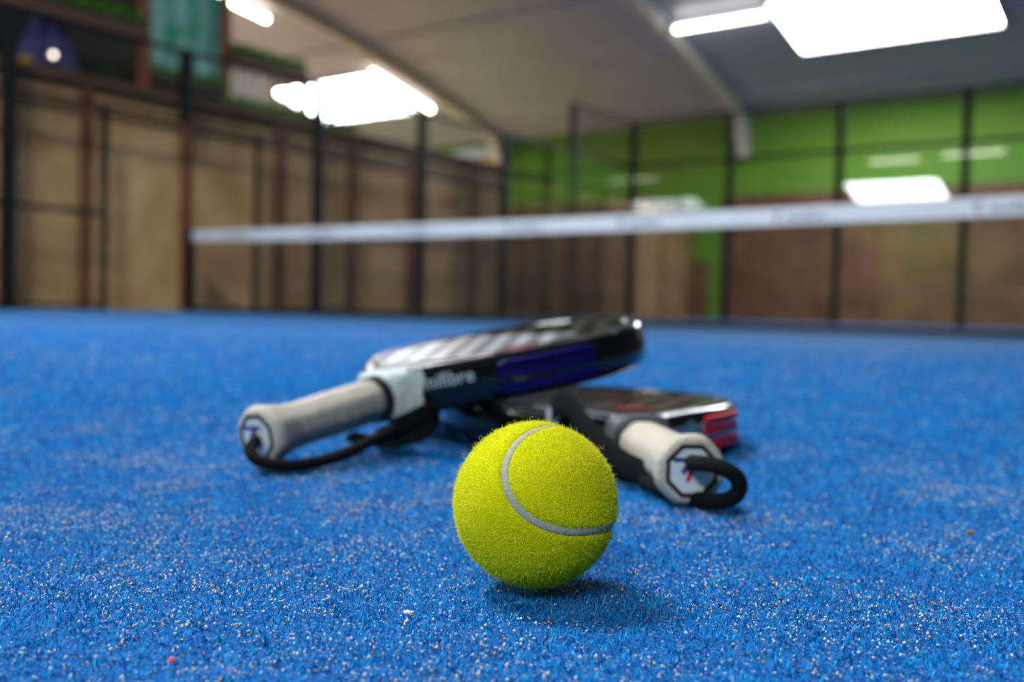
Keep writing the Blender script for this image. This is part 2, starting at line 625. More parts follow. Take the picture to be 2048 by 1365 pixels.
fence = empty('court_fence', (0, 0, 0), 'black steel fence with wire mesh and a doorway left of the court', 'fence')
P_ = .058
for s, zt in ((-6, 2.95), (-4, 2.95), (-2, 2.95), (2, 2.95), (4, 2.95)):
    box_part('post', (-.115, s - P_, -.004), (0.0, s + P_, zt), M['steel_black'], fence, .006)
    box_part('foot_plate', (-.10, s - .08, -.004), (.03, s + .08, .012), M['steel_black'], fence, .003)
box_part('post', (-.115, -P_, 2.17), (0.0, P_, 2.95), M['steel_black'], fence, .006)
for s in (-1, 1):
    box_part('door_jamb', (-.06, s - .03, -.004), (-.005, s + .03, 2.17), M['steel_black'], fence, .005)
box_part('rail', (-.06, -6, 2.90), (-.01, 6, 2.95), M['steel_black'], fence, .004)
box_part('rail', (-.06, -6, 2.12), (-.01, 6, 2.17), M['steel_black'], fence, .004)
for a, b in ((-6, -1), (1, 6)):
    box_part('rail', (-.055, a, 1.00), (-.015, b, 1.04), M['steel_black'], fence, .004)
    box_part('rail', (-.055, a, .02), (-.015, b, .06), M['steel_black'], fence, .004)
for a, b in ((-6, -4), (-4, -2), (-2, -1), (1, 2), (2, 4), (4, 6)):
    wires('wire_mesh', fence, 'y', -.035, a, b, 0.02, 2.12)
for a, b in ((-6, -4), (-4, -2), (-2, 0), (0, 2), (2, 4), (4, 6)):
    wires('wire_mesh', fence, 'y', -.035, a, b, 2.17, 2.90)

side = empty('side_glass_wall', (0, 6, 0), 'glass corner wall with black posts at the far left of the court', 'glass wall')
for s, zt in ((0, 2.95), (2, TZ)):
    box_part('post', (-.115, s - P_, -.004), (0.0, s + P_, zt), M['steel_black'], side, .006)
    box_part('foot_plate', (-.10, s - .08, -.004), (.03, s + .08, .012), M['steel_black'], side, .003)
box_part('rail', (-.06, 0, GZ - .03), (-.01, 4, GZ + .03), M['steel_black'], side, .004)
box_part('rail', (-.06, 2, TZ - .05), (-.01, 4, TZ), M['steel_black'], side, .004)
for a in (0, 2):
    box_part('glass_pane', (-.012, a + .045, .01), (0.0, a + 1.955, GZ - .04), M['glass'], side)
wires('wire_mesh', side, 'y', -.035, 2, 4, GZ + .03, TZ - .05)

back = empty('back_glass_wall', (0, 10, 0), 'far glass wall with black posts and mesh above, behind the net', 'glass wall')
for x in (0, 2, 4, 6, 8, 10):
    box_part('post', (x - P_, 0, -.004), (x + P_, .12, TZ), M['steel_black'], back, .006)
    box_part('foot_plate', (x - .08, -.02, -.004), (x + .08, .12, .012), M['steel_black'], back, .003)
box_part('rail', (0, .01, GZ - .03), (10, .06, GZ + .03), M['steel_black'], back, .004)
box_part('rail', (0, .01, TZ - .05), (10, .06, TZ), M['steel_black'], back, .004)
for a in (0, 2, 4, 6, 8):
    box_part('glass_pane', (a + .045, -.012, .01), (a + 1.955, 0, GZ - .04), M['glass'], back)
    wires('wire_mesh', back, 'x', .035, a, a + 2, GZ + .03, TZ - .05)

# ------------------------------------------------------------------ net
net = empty('padel_net', (0, 0, 0), 'padel net with a white printed top band across the court', 'net')


def net_top(u):
    return .88 + .04 * ((u - 5) / 5) ** 2 * 1.0


BH = .125
for u in (0.06, 9.94):
    box_part('net_post', (u - .045, -.045, -.004), (u + .045, .045, .945), M['steel_black'], net, .008)
us = np.linspace(.105, 9.895, 60)
V, F = [], []
for u in us:
    z = net_top(u)
    V += [(u, -.007, z - BH), (u, -.009, z - .01), (u, 0, z), (u, .009, z - .01), (u, .007, z - BH)]
for i in range(len(us) - 1):
    for k in range(5):
        k2 = (k + 1) % 5
        F.append((i * 5 + k, i * 5 + k2, (i + 1) * 5 + k2, (i + 1) * 5 + k))
F += [(0, 1, 2, 3, 4), tuple((len(us) - 1) * 5 + k for k in range(5))]
band = MB().add(V, F).build('top_band', M['white_band'], net, smooth=True)
m = MB()
r = .0016
for u in np.arange(.13, 9.9, .04):
    m.box((u - r, -r, .05), (u + r, r, net_top(u) - BH + .01))
for z in np.arange(.08, .80, .04):
    m.box((.105, -r, z - r), (9.895, r, z + r))
m.build('net_mesh', M['wire_black'], net)['kind'] = 'stuff'
box_part('hem', (.105, -.006, .0), (9.895, .006, .055), M['wire_black'], net)

FONT_CACHE = {}


def text_mesh(s, size=1.0):
    """flat outline letters as (verts, faces), lower left at 0,0"""
    if s not in FONT_CACHE:
        cu = bpy.data.curves.new('lettering', 'FONT')
        cu.body = s
        cu.size = 1.0
        cu.resolution_u = 3
        cu.offset = 0.012
        o = bpy.data.objects.new('lettering', cu)
        COL.objects.link(o)
        dg = bpy.context.evaluated_depsgraph_get()
        me = bpy.data.meshes.new_from_object(o.evaluated_get(dg))
        bm = bmesh.new()
        bm.from_mesh(me)
        bmesh.ops.triangulate(bm, faces=bm.faces)
        vs = [tuple(v.co) for v in bm.verts]
        fs = [tuple(v.index for v in f.verts) for f in bm.faces]
        bm.free()
        bpy.data.objects.remove(o, do_unlink=True)
        bpy.data.curves.remove(cu)
        FONT_CACHE[s] = (vs, fs)
    vs, fs = FONT_CACHE[s]
    return [(x * size, y * size) for x, y, z in vs], fs


# the T mark: blue bar with a slanting blue stem and a red tail; 2d polygons in a unit square
T_BLUE = [[(-.5, .22), (.5, .22), (.42, .36), (-.56, .36)], [(-.02, .22), (.26, .22), (.0, -.06), (-.12, -.24), (-.24, -.12)]]
T_RED = [[(.06, -.02), (.24, -.02), (.10, -.42), (-.02, -.52), (-.06, -.38)]]


def poly_part(name, polys, fn, material, parent, solid=True):
    """flat print laid on a surface: every 2d polygon mapped by fn(x, y, lift)"""
    m = MB()
    for poly in polys:
        nn = len(poly)
        V = [fn(x, y, .0) for x, y in poly] + [fn(x, y, 1.0) for x, y in poly]
        F = [tuple(range(nn, 2 * nn))] + [(i, (i + 1) % nn, nn + (i + 1) % nn, nn + i) for i in range(nn)]
        m.add(V, F)
    return m.build(name, material, parent)


def text_part(name, s, size, fn, material, parent):
    vs, fs = text_mesh(s, size)
    m = MB()
    m.add([fn(x, y, 1.0) for x, y in vs], fs)
    return m.build(name, material, parent)


for u in (0.7, 1.98, 3.24, 4.50, 5.62, 6.91, 8.24, 9.2):
    zc = net_top(u) - BH / 2 - .004
    f = lambda x, y, l, u=u, zc=zc: (u + .04 + x * .07, -.0085 - .001 * l, zc + y * .085)
    poly_part('net_logo_blue', T_BLUE, f, M['print_blue'], band)
    poly_part('net_logo_red', T_RED, f, M['print_red'], band)
    f2 = lambda x, y, l, u=u, zc=zc: (u + .11 + x, -.0085 - .001 * l, zc - .025 + y)
    text_part('net_lettering', 'tecnifibre', .075, f2, M['print_grey'], band)

# ------------------------------------------------------------------ rackets
PROF = np.array([(.118, .018), (.13, .024), (.15, .040), (.18, .066), (.21, .091), (.25, .117), (.29, .129), (.32, .130),
                 (.35, .124), (.38, .111), (.41, .089), (.435, .059), (.449, .03), (.4545, .0)])

M['grip'] = mat('worn_white_grip', lin(184, 175, 160), 0.75, var=0.07, scale=40, bump=0.15, bscale=300)
M['cap_white'] = mat('grey_white_cap', lin(206, 212, 216), 0.45, var=0.03, scale=60)
M['rubber'] = mat('black_rubber', lin(11, 12, 12), 0.55, var=0.1, scale=60)
M['tape'] = mat('frayed_white_tape', lin(190, 198, 196), 0.6, var=0.06, scale=90, bump=0.3, bscale=160)
M['gloss_black'] = mat('black_lacquer', lin(7, 7, 8), 0.16, coat=0.35, spec=.35, var=0.1, scale=30)
M['collar_grey'] = mat('grey_collar', lin(96, 96, 102), 0.35, var=0.05, scale=60)
M['stripe'] = mat('silver_stripe', lin(200, 196, 206), 0.3, var=0.05, scale=60)
M['ins_blue'] = mat('deep_blue_rubber', lin(8, 12, 88), 0.5, spec=.15, var=0.12, scale=60)
M['ins_red'] = mat('red_rubber', lin(222, 14, 16), 0.5, spec=.15, var=0.12, scale=60)
M['cord'] = mat('black_woven_cord', lin(6, 6, 7), 0.85, var=0.25, scale=500, bump=0.4, bscale=900, spec=.2)
M['strap_grey'] = mat('grey_strap_lining', lin(150, 150, 156), 0.8, var=0.1, scale=200)
M['text_white'] = mat('white_lettering', lin(176, 194, 198), 0.5, var=0.02)


def face_mat(name, base, light, accent, x_split, warm):
    m = bpy.data.materials.new(name)
    m.use_nodes = True
    nt = m.node_tree
    b = nt.nodes['Principled BSDF']
    b.inputs['Roughness'].default_value = 0.25
    b.inputs['Coat Weight'].default_value = 0.6
    b.inputs['Coat Roughness'].default_value = 0.08
    tc = nt.nodes.new('ShaderNodeTexCoord')
    sp = nt.nodes.new('ShaderNodeSeparateXYZ')
    nt.links.new(tc.outputs['Object'], sp.inputs[0])

    def math_(op, a, b_):
        q = nt.nodes.new('ShaderNodeMath')
        q.operation = op
        for i, v in enumerate((a, b_)):
            if isinstance(v, (int, float)):
                q.inputs[i].default_value = v
            else:
                nt.links.new(v, q.inputs[i])
        return q.outputs[0]
    X, Y = sp.outputs[0], sp.outputs[1]
    # printed field: light from the throat up to a slanting border
    sl = math_('ADD', X, math_('MULTIPLY', Y, -0.35))
    field = math_('LESS_THAN', sl, x_split)
    edge = math_('GREATER_THAN', Y, -0.075 if warm else -.02)
    field = math_('MULTIPLY', field, edge)
    acc = math_('MULTIPLY', math_('LESS_THAN', Y, -0.046 if warm else 0.0), math_('GREATER_THAN', Y, -0.074 if warm else -.03))
    acc = math_('MULTIPLY', acc, math_('GREATER_THAN', X, 0.185 if warm else .19))
    acc = math_('MULTIPLY', acc, math_('LESS_THAN', X, 0.255 if warm else .275))
    m1 = nt.nodes.new('ShaderNodeMixRGB')
    m1.inputs[1].default_value = base
    m1.inputs[2].default_value = light
    nt.links.new(field, m1.inputs[0])
    m2 = nt.nodes.new('ShaderNodeMixRGB')
    m2.inputs[2].default_value = accent
    nt.links.new(m1.outputs[0], m2.inputs[1])
    nt.links.new(acc, m2.inputs[0])
    nt.links.new(m2.outputs[0], b.inputs['Base Color'])
    return m


M['face_one'] = face_mat('silver_printed_face', lin(22, 22, 22), lin(206, 204, 212), lin(150, 70, 92), .33, True)
M['face_two'] = face_mat('dark_printed_face', lin(30, 29, 28), lin(84, 82, 82), lin(170, 52, 44), .26, False)


def basis_matrix(pos, yaw, pitch, roll):
    a = Vector((math.cos(yaw) * math.cos(pitch), math.sin(yaw) * math.cos(pitch), math.sin(pitch)))
    l = Vector((-math.sin(yaw), math.cos(yaw), 0))
    nn = a.cross(l)
    l2 = l * math.cos(roll) + nn * math.sin(roll)
    n2 = nn * math.cos(roll) - l * math.sin(roll)
    mt = Matrix.Identity(4)
    for i in range(3):
        mt[i][0], mt[i][1], mt[i][2], mt[i][3] = a[i], l2[i], n2[i], pos[i]
    return mt


class Racket:
    def __init__(s, mtx, label, ls, ws, T, ins, face, ins_rng, txt_x0, holes_dx, frayed):
        s.T = T
        e = empty('padel_racket', (0, 0, 0), label, 'racket', 'padel rackets lying crossed on the turf')
        e.matrix_world = mtx
        s.e, s.inv = e, mtx.inverted()
        # outline, arc-length sampled; side -1 = right, +1 = left
        half = [Vector((p[0], p[1], 0)) for p in crom([(.118 + (x - .118) * ls, y * ws, 0) for x, y in PROF], 6)]
        half = [Vector((p.x, max(p.y, 0), 0)) for p in half]
        s.half = half
        s.arc = [0.0]
        for i in range(1, len(half)):
            s.arc.append(s.arc[-1] + (half[i] - half[i - 1]).length)
        arms = [p for p in half if p.x > .1265]
        loop = [Vector((p.x, -p.y, 0)) for p in arms] + [p.copy() for p in arms[::-1][1:]]
        nl = len(loop)
        # rim: rounded section swept round the outline
        hz = T / 2
        sec = [(.015, -hz + .002), (.013, -hz), (.0055, -hz), (.0022, -hz + .0022), (.0004, -hz + .007), (0, 0),
               (.0004, hz - .007), (.0022, hz - .0022), (.0055, hz), (.013, hz), (.015, hz - .002)]
        V, F = [], []
        ns = len(sec)
        for i, p in enumerate(loop):
            t = (loop[min(i + 1, nl - 1)] - loop[max(i - 1, 0)]).normalized()
            inn = Vector((-t.y, t.x, 0))
            for d, z in sec:
                q = p + inn * d
                V.append((q.x, q.y, z))
        for i in range(nl - 1):
            for k in range(ns):
                k2 = (k + 1) % ns
                F.append((i * ns + k, i * ns + k2, (i + 1) * ns + k2, (i + 1) * ns + k))
        F += [tuple(range(ns)), tuple((nl - 1) * ns + k for k in range(ns))]
        s.rim = MB().add(V, F).build('rim', M['gloss_black'], e, smooth=True, angle=50)
        # bridge across the throat
        xb = .118 + (.195 - .118) * ls
        wb = s.width_at(xb) - .008
        V = []
        arcp = [(xb + .012 * (1 - (2 * t / 12 - 1) ** 2) * -1 + .0, -wb + 2 * wb * t / 12) for t in range(13)]
        mb = MB()
        V, F = [], []
        for x, y in arcp:
            V += [(x - .006, y, -hz + .004), (x + .008, y, -hz + .004), (x + .008, y, hz - .002), (x - .006, y, hz - .002)]
        for i in range(12):
            for k in range(4):
                k2 = (k + 1) % 4
                F.append((i * 4 + k, i * 4 + k2, i * 4 + 4 + k2, i * 4 + 4 + k))
        F += [(0, 1, 2, 3), (48, 49, 50, 51)]
        mb.add(V, F).build('throat_bridge', M['gloss_black'], e, smooth=True)
        # face slab with drilled holes
        inset = .0135
        up = [p for p in half if p.x >= xb + .004]
        outl = []
        for p in up:
            wv = max(p.y - inset, 0)
            xx = p.x - inset * max(0.0, (p.x - .30) / .14)
            outl.append((xx, wv))
        poly = [(x, -y) for x, y in outl] + [(x, y) for x, y in outl[::-1] if y > 0]
        npl = len(poly)
        fz = hz - .0015
        sl = MB().add([(x, y, -fz) for x, y in poly] + [(x, y, fz) for x, y in poly],
                      [tuple(range(npl))[::-1], tuple(range(npl, 2 * npl))]
                      + [(i, (i + 1) % npl, npl + (i + 1) % npl, npl + i) for i in range(npl)])
        fo = sl.build('face', face, e)
        hm = MB()
        hr = .0078
        for i in range(9):
            for j in range(-4, 5):
                x = holes_dx + .218 + i * .0245
                y = j * .0262 + (.0131 if i % 2 else 0)
                if x < xb + .02:
                    continue
                if abs(y) + .022 > s.width_at(x) or x > .425 * ls + .02:
                    continue
                if ((x - .30) / .125) ** 2 + (y / .105) ** 2 > 1:
                    continue
                nseg = 12
                V = [(x + hr * math.cos(a * 2 * math.pi / nseg), y + hr * math.sin(a * 2 * math.pi / nseg), z)
                     for z in (-.05, .05) for a in range(nseg)]
                hm.add(V, [tuple(range(nseg))[::-1], tuple(range(nseg, 2 * nseg))]
                       + [(q, (q + 1) % nseg, nseg + (q + 1) % nseg, nseg + q) for q in range(nseg)])
        cut = hm.build('cutter', None)
        cut.matrix_world = mtx
        bpy.context.view_layer.update()
        bo = fo.modifiers.new('holes', 'BOOLEAN')
        bo.object = cut
        bo.operation = 'DIFFERENCE'
        bo.solver = 'EXACT'
        dg = bpy.context.evaluated_depsgraph_get()
        me = bpy.data.meshes.new_from_object(fo.evaluated_get(dg))
        fo.modifiers.clear()
        old = fo.data
        fo.data = me
        bpy.data.meshes.remove(old)
        bpy.data.objects.remove(cut, do_unlink=True)
        me.materials.append(M['gloss_black'])
        for p in me.polygons:                      # drilled walls painted black so the holes look shaded
            if abs(p.normal.z) < .5:
                p.material_index = 1
        s.face = fo
        # silver stripes on the throat arms
        for sg in (-1, 1):
            a = [s.on_rim(sg, q, .0085) for q in np.linspace(.012, .085, 14)]
            m = MB()
            V, F = [], []
            for p, nrm in a:
                for d in (-.0022, .0022):
                    q = p + nrm * d
                    V.append((q.x, q.y, hz + .0006))
            for i in range(13):
                F.append((2 * i, 2 * i + 1, 2 * i + 3, 2 * i + 2))
            m.add(V, F).build('throat_stripe', M['stripe'], e)
        # recessed rubber insert in the side of the rim, both sides
        for sg in (-1,):
            a0, a1 = ins_rng
            m = MB()
            V, F = [], []
            N = 28
            zs = [-.0138, -.0128, -.0060, -.0052, -.0014, -.0006, .0042, .0050, .0124, .0134]
            lf = [-.0004, .0014, .0014, -.0006, -.0006, .0014, .0014, -.0006, .0014, -.0004]
            for i in range(N + 1):
                t = i / N
                p, nrm = s.on_rim(sg, a0 + (a1 - a0) * t, 0)
                sh = min(1, min(t, 1 - t) / .10)
                sh = math.sqrt(max(0.0, 1 - (1 - sh) ** 2)) * .5 + .5
                if i in (0, N):
                    sh = .45
                for z, l_ in zip(zs, lf):
                    ll = l_ if 0 < i < N else -.0004
                    q = p - nrm * ll
                    V.append((q.x, q.y, z * sh * T / .036))
            nz = len(zs)
            for i in range(N):
                for k in range(nz - 1):
                    F.append((i * nz + k, i * nz + k + 1, (i + 1) * nz + k + 1, (i + 1) * nz + k))
            o = m.add(V, F).build('side_insert', ins, e, smooth=True, angle=25)
            # two raised ribs across the insert
        # lettering round the right side of the rim
        def fn(x, y, l):
            p, nrm = s.on_rim(-1, txt_x0 + x, 0)
            return p - nrm * .0007 + Vector((0, 0, y))
        text_part('rim_lettering', 'tecnifibre', .0148,
                  lambda x, y, l: tuple(fn(x, y + .002, l)), M['text_white'], e)
        # handle
        prof = []
        xg = np.linspace(.004, .124, 121)
        for x in xg:
            r0 = .0163 + .0042 * math.exp(-((x - .006) / .013) ** 2) - .0006 * math.exp(-((x - .04) / .02) ** 2)
            ph = (x % .0125) / .0125
            r0 += .00045 * math.exp(-((ph - .5) / .09) ** 2)
            prof.append((x, r0))
        prof = [(-.0006, .0170), (.0002, .0186), (.0018, .0200)] + prof
        g = MB()
        n_ = 40
        V, F = [], []
        for i, (x, r0) in enumerate(prof):
            for k_ in range(n_):
                t = 2 * math.pi * k_ / n_
                xx = x + (0.0125 * k_ / n_ if 6 < i < len(prof) - 14 else 0)
                oc = 1 + .018 * math.cos(8 * t + math.pi)
                V.append((x, r0 * oc * math.cos(t), r0 * oc * math.sin(t)))
        for i in range(len(prof) - 1):
            for k_ in range(n_):
                k2 = (k_ + 1) % n_
                F.append((i * n_ + k_, i * n_ + k2, (i + 1) * n_ + k2, (i + 1) * n_ + k_))
        F += [tuple(range(n_))[::-1], tuple((len(prof) - 1) * n_ + k_ for k_ in range(n_))]
        g.add(V, F).build('grip', M['grip'], e, smooth=True)
        MB().lathe([(.1115, .0168), (.112, .0178), (.1205, .0178), (.121, .0168)], 40).build('grip_ring', M['rubber'], e, smooth=True)
        # collar above the ring
        m = MB()
        V, F = [], []
        N = 40
        L = .018 if frayed else .006
        for i in range(7):
            t = i / 6
            for k_ in range(N):
                a = 2 * math.pi * k_ / N
                jag = 0.0
                if frayed and i >= 5:
                    jag = (.0035 * math.sin(a * 5.3) + .0025 * math.sin(a * 11 + 1)) * (i - 4) / 2
                xx = .121 + L * t + jag
                ry = max(.0186, s.width_at(.121 + L * t) + .0016)
                rz = .0188 + .0010 * min(1, t * 4)
                ex = 1 - .62 * min(1, t * (4 if frayed else 1.6))
                ca_, sa_ = math.cos(a), math.sin(a)
                V.append((xx, ry * math.copysign(abs(ca_) ** ex, ca_), rz * math.copysign(abs(sa_) ** ex, sa_)))
        for i in range(6):
            for k_ in range(N):
                k2 = (k_ + 1) % N
                F.append((i * N + k_, i * N + k2, (i + 1) * N + k2, (i + 1) * N + k_))
        F += [tuple(range(N))[::-1], tuple(6 * N + k_ for k_ in range(N))]
        m.add(V, F).build('collar', M['tape'] if frayed else M['collar_grey'], e, smooth=True)
        # end cap: black octagon border, pale octagon plate, T mark
        def octa(r_, x, rot=R(22.5)):
            return [(x, r_ * math.cos(rot + k_ * math.pi / 4), r_ * math.sin(rot + k_ * math.pi / 4)) for k_ in range(8)]
        cap = MB()
        V = octa(.0164, .003) + octa(.0164, -.0014) + octa(.0139, -.0014) + octa(.0139, -.0004)
        F = [tuple(range(8))] + [(j * 8 + i, j * 8 + (i + 1) % 8, j * 8 + 8 + (i + 1) % 8, j * 8 + 8 + i) for j in range(3) for i in range(8)] + [tuple(range(24, 32))]
        cb = cap.add(V, F).build('end_cap', M['rubber'], e)
        V = octa(.0138, .0003) + octa(.0138, -.0009)
        MB().add(V, [tuple(range(8)), tuple(range(8, 16))] + [(i, (i + 1) % 8, 8 + (i + 1) % 8, 8 + i) for i in range(8)]).build('cap_plate', M['cap_white'], cb)
        fcap = lambda x, y, l: (-.0009 - .0004 * l, -x * .0165 + .0025, y * .0165 + .0015)
        poly_part('cap_mark_blue', T_BLUE, fcap, M['print_blue'], cb)
        poly_part('cap_mark_red', T_RED, fcap, M['print_red'], cb)

    def width_at(s, x):
        h = s.half
        for i in range(1, len(h)):
            if h[i].x >= x:
                t = (x - h[i - 1].x) / max(1e-6, h[i].x - h[i - 1].x)
                return h[i - 1].y + (h[i].y - h[i - 1].y) * t
        return 0.0

    def on_rim(s, sg, a, inward):
        """point at arc length a from the collar along one side, and the inward normal"""
        A, h = s.arc, s.half
        a = min(max(a, 0), A[-1] - 1e-4)
        i = max(1, int(np.searchsorted(A, a)))
        t = (a - A[i - 1]) / (A[i] - A[i - 1])
        p = h[i - 1].lerp(h[i], t)
        d0 = (h[i] - h[max(i - 2, 0)]).normalized()
        d1 = (h[min(i + 1, len(h) - 1)] - h[i - 1]).normalized()
        d = d0.lerp(d1, t).normalized()
        nrm = Vector((d.y, -d.x, 0))
        if sg < 0:
            p = Vector((p.x, -p.y, 0))
            nrm = Vector((nrm.x, -nrm.y, 0))
        return p + nrm * inward, nrm

    def local(s, pts):
        return [s.inv @ spot(*p) for p in pts]


mt1 = basis_matrix(spot(-.169, .665, .0211), R(56.1) + YAW, R(8.75), R(-6.3))
ra = Racket(mt1, 'padel racket with blue side insert, its head propped on the other racket', .925, .99, .036,
            M['ins_blue'], M['face_one'], (.083, .172), .0095, 0.0, True)
mt2 = basis_matrix(spot(.1046, .568, .0207), R(96.9) + YAW, R(-.35), R(0))
rb = Racket(mt2, 'padel racket with red side insert lying flat under the other racket', .95, .965, .036,
            M['ins_red'], M['face_two'], (.075, .165), .018, 0.0, False)

# wrist cords
c1 = ra.local([(-.169, .670, .0190), (-.1695, .657, .0180), (-.1690, .648, .0130), (-.160, .645, .0070), (-.139, .653, .0045), (-.116, .675, .0080),
               (-.099, .695, .0150), (-.088, .712, .020)])
MB().tube(crom(c1, 6), .0041, 12).build('wrist_cord', M['cord'], ra.e, smooth=True)
k1 = ra.local([(-.094, .702, .017), (-.089, .711, .0195), (-.083, .718, .022)])
MB().tube(crom(k1, 4), [.0036, .0052, .0058, .0058, .0060, .0058, .0055, .005, .004], 10).build('cord_slider', M['cord'], ra.e, smooth=True)
k1 = ra.local([(-.085, .716, .021), (-.072, .727, .027), (-.058, .740, .033), (-.055, .755, .026), (-.066, .762, .014),
               (-.085, .752, .0085), (-.105, .748, .009), (-.122, .752, .012)])
MB().tube(crom(k1, 6), 0, 12, flat=(.016, .0035)).build('wrist_strap', M['cord'], ra.e, smooth=True)

c2 = rb.local([(.1046, .574, .0245), (.1055, .560, .0262), (.114, .548, .0268), (.124, .545, .0225), (.1275, .547, .0145), (.122, .551, .0075),
               (.110, .566, .0045), (.094, .592, .0045), (.084, .612, .006)])
MB().tube(crom(c2, 6), .0046, 12).build('wrist_cord', M['cord'], rb.e, smooth=True)
s2 = rb.local([(.086, .612, .010), (.074, .628, .014), (.062, .650, .022), (.050, .675, .034), (.041, .697, .0445), (.0335, .712, .044),
               (.030, .722, .034), (.031, .722, .020), (.040, .700, .010), (.060, .668, .008), (.082, .635, .008)])
MB().tube(crom(s2, 6), 0, 12, flat=(.017, .004)).build('wrist_strap', M['cord'], rb.e, smooth=True)
s3 = rb.local([(.0345, .714, .041), (.0305, .7205, .034), (.0315, .7205, .022)])
MB().tube(crom(s3, 6), 0, 12, flat=(.014, .0052)).build('strap_pad', M['strap_grey'], rb.e, smooth=True)

# ------------------------------------------------------------------ tennis ball
BC = spot(.0109, .3957, .0332)
BR_ = .0323
q = np.array([-0.716, 0.684, -0.14, 0.02])
q /= np.linalg.norm(q)
w_, x_, y_, z_ = q
RQ = np.array([[1 - 2 * (y_ * y_ + z_ * z_), 2 * (x_ * y_ - z_ * w_), 2 * (x_ * z_ + y_ * w_)],
               [2 * (x_ * y_ + z_ * w_), 1 - 2 * (x_ * x_ + z_ * z_), 2 * (y_ * z_ - x_ * w_)],
               [2 * (x_ * z_ - y_ * w_), 2 * (y_ * z_ + x_ * w_), 1 - 2 * (x_ * x_ + y_ * y_)]])
tb = .2223
tt = np.linspace(0, 2 * np.pi, 480, endpoint=False)
seam = np.stack([(1 - tb) * np.cos(tt) + tb * np.cos(3 * tt), (1 - tb) * np.sin(tt) - tb * np.sin(3 * tt),
                 2 * np.sqrt(tb * (1 - tb)) * np.sin(2 * tt)], 1) @ RQ.T
seam /= np.linalg.norm(seam, axis=1)[:, None]


def seam_dist(D):
    """distance (m) on the ball from unit directions to the seam line"""
    out = np.empty(len(D))
    for i in range(0, len(D), 20000):
        c = D[i:i + 20000] @ seam.T
        out[i:i + 20000] = np.arccos(np.clip(c.max(1), -1, 1)) * BR_
    return out


M['felt'] = mat('yellow_felt', lin(226, 222, 14), 0.95, var=0.10, scale=900, bump=0.5, bscale=1600, spec=0.05)
M['seam'] = mat('grey_seam_rubber', lin(162, 162, 148), 0.8, var=0.1, scale=400, bump=0.2, bscale=1200)
M['fuzz'] = island_mat('yellow_felt_hair', [(0.0, lin(216, 214, 12)), (.5, lin(236, 234, 40)), (1.0, lin(248, 248, 110))],
                       rough=0.9, spec=0.05, transl=0.35)
bm = bmesh.new()
bmesh.ops.create_icosphere(bm, subdivisions=6, radius=1.0)
D = np.array([v.co[:] for v in bm.verts])
sd = seam_dist(D)
SW = .0015
dep = np.clip(1 - ((sd - SW) / .0011), 0, 1)
dep = dep * dep * (3 - 2 * dep)
for v, d_ in zip(bm.verts, dep):
    v.co = v.co.normalized() * (BR_ - .0011 * d_)
me = bpy.data.meshes.new('felt_body')
bm.to_mesh(me)
bm.free()
for p in me.polygons:
    p.use_smooth = True
me.materials.append(M['felt'])
ball = empty('tennis_ball', BC, 'yellow felt tennis ball in front of the two rackets', 'ball')
fb = bpy.data.objects.new('felt_body', me)
COL.objects.link(fb)
fb.parent = ball
# seam strip
V, F = [], []
for i in range(480):
    c = seam[i]
    t = seam[(i + 1) % 480] - seam[i - 1]
    t /= np.linalg.norm(t)
    sdv = np.cross(c, t)
    for a, h in ((-.0019, -.0014), (-.0013, -.0006), (0, -.0003), (.0013, -.0006), (.0019, -.0014)):
        p = c * (BR_ + h) + sdv * a
        V.append(tuple(p))
for i in range(480):
    j = (i + 1) % 480
    for k in range(4):
        F.append((i * 5 + k, i * 5 + k + 1, j * 5 + k + 1, j * 5 + k))
MB().add(V, F).build('seam', M['seam'], ball, smooth=True, angle=80)


def hairs(N, l0, l1, wid, lean, segs, seed, curl=0.0, keep_top=False):
    g = np.random.default_rng(seed)
    D = g.normal(size=(N, 3))
    D /= np.linalg.norm(D, axis=1)[:, None]
    sd = seam_dist(D)
    D = D[sd > SW + .0004]
    if keep_top:
        D = D[D[:, 2] > -.1]
    N = len(D)
    T_ = np.cross(D, g.normal(size=(N, 3)))
    T_ /= np.linalg.norm(T_, axis=1)[:, None]
    B_ = np.cross(D, T_)
    L = g.uniform(l0, l1, N)[:, None]
    ln = np.abs(g.normal(lean, .35, N))[:, None]
    d = D * np.cos(ln) + T_ * np.sin(ln)
    pts = [D * (BR_ - .0004)]
    cur = d
    axis = np.cross(d, g.normal(size=(N, 3)))
    axis /= np.linalg.norm(axis, axis=1)[:, None]
    for k in range(segs):
        pts.append(pts[-1] + cur * L / segs)
        ang = (g.normal(0, 1, N) * curl)[:, None]
        cur = cur * np.cos(ang) + np.cross(axis, cur) * np.sin(ang)
    side = np.cross(d, D + g.normal(size=(N, 3)) * .8)
    side /= np.linalg.norm(side, axis=1)[:, None]
    rows = []
    for k, p in enumerate(pts):
        wv = wid * (1 - .5 * k / segs) / 2
        rows += [p - side * wv, p + side * wv]
    V = np.stack(rows, 1).reshape(-1, 3)
    nv = 2 * (segs + 1)
    base = (np.arange(N) * nv)[:, None]
    q = np.concatenate([base + np.array([[2 * k, 2 * k + 1, 2 * k + 3, 2 * k + 2]]) for k in range(segs)], 1)
    return V, q.ravel(), N * segs


for i, args in enumerate([(80000, .0009, .0021, .00014, .95, 2, 1, .5, False), (5500, .0014, .0030, .00013, .7, 5, 3, .6, False), (1800, .0026, .0056, .00014, .65, 9, 2, .75, False)]):
    V, lp, npoly = hairs(*args)
    o = raw_mesh('felt_fuzz', V, lp, np.arange(npoly) * 4, np.full(npoly, 4), M['fuzz'], ball)
    o['kind'] = 'stuff'

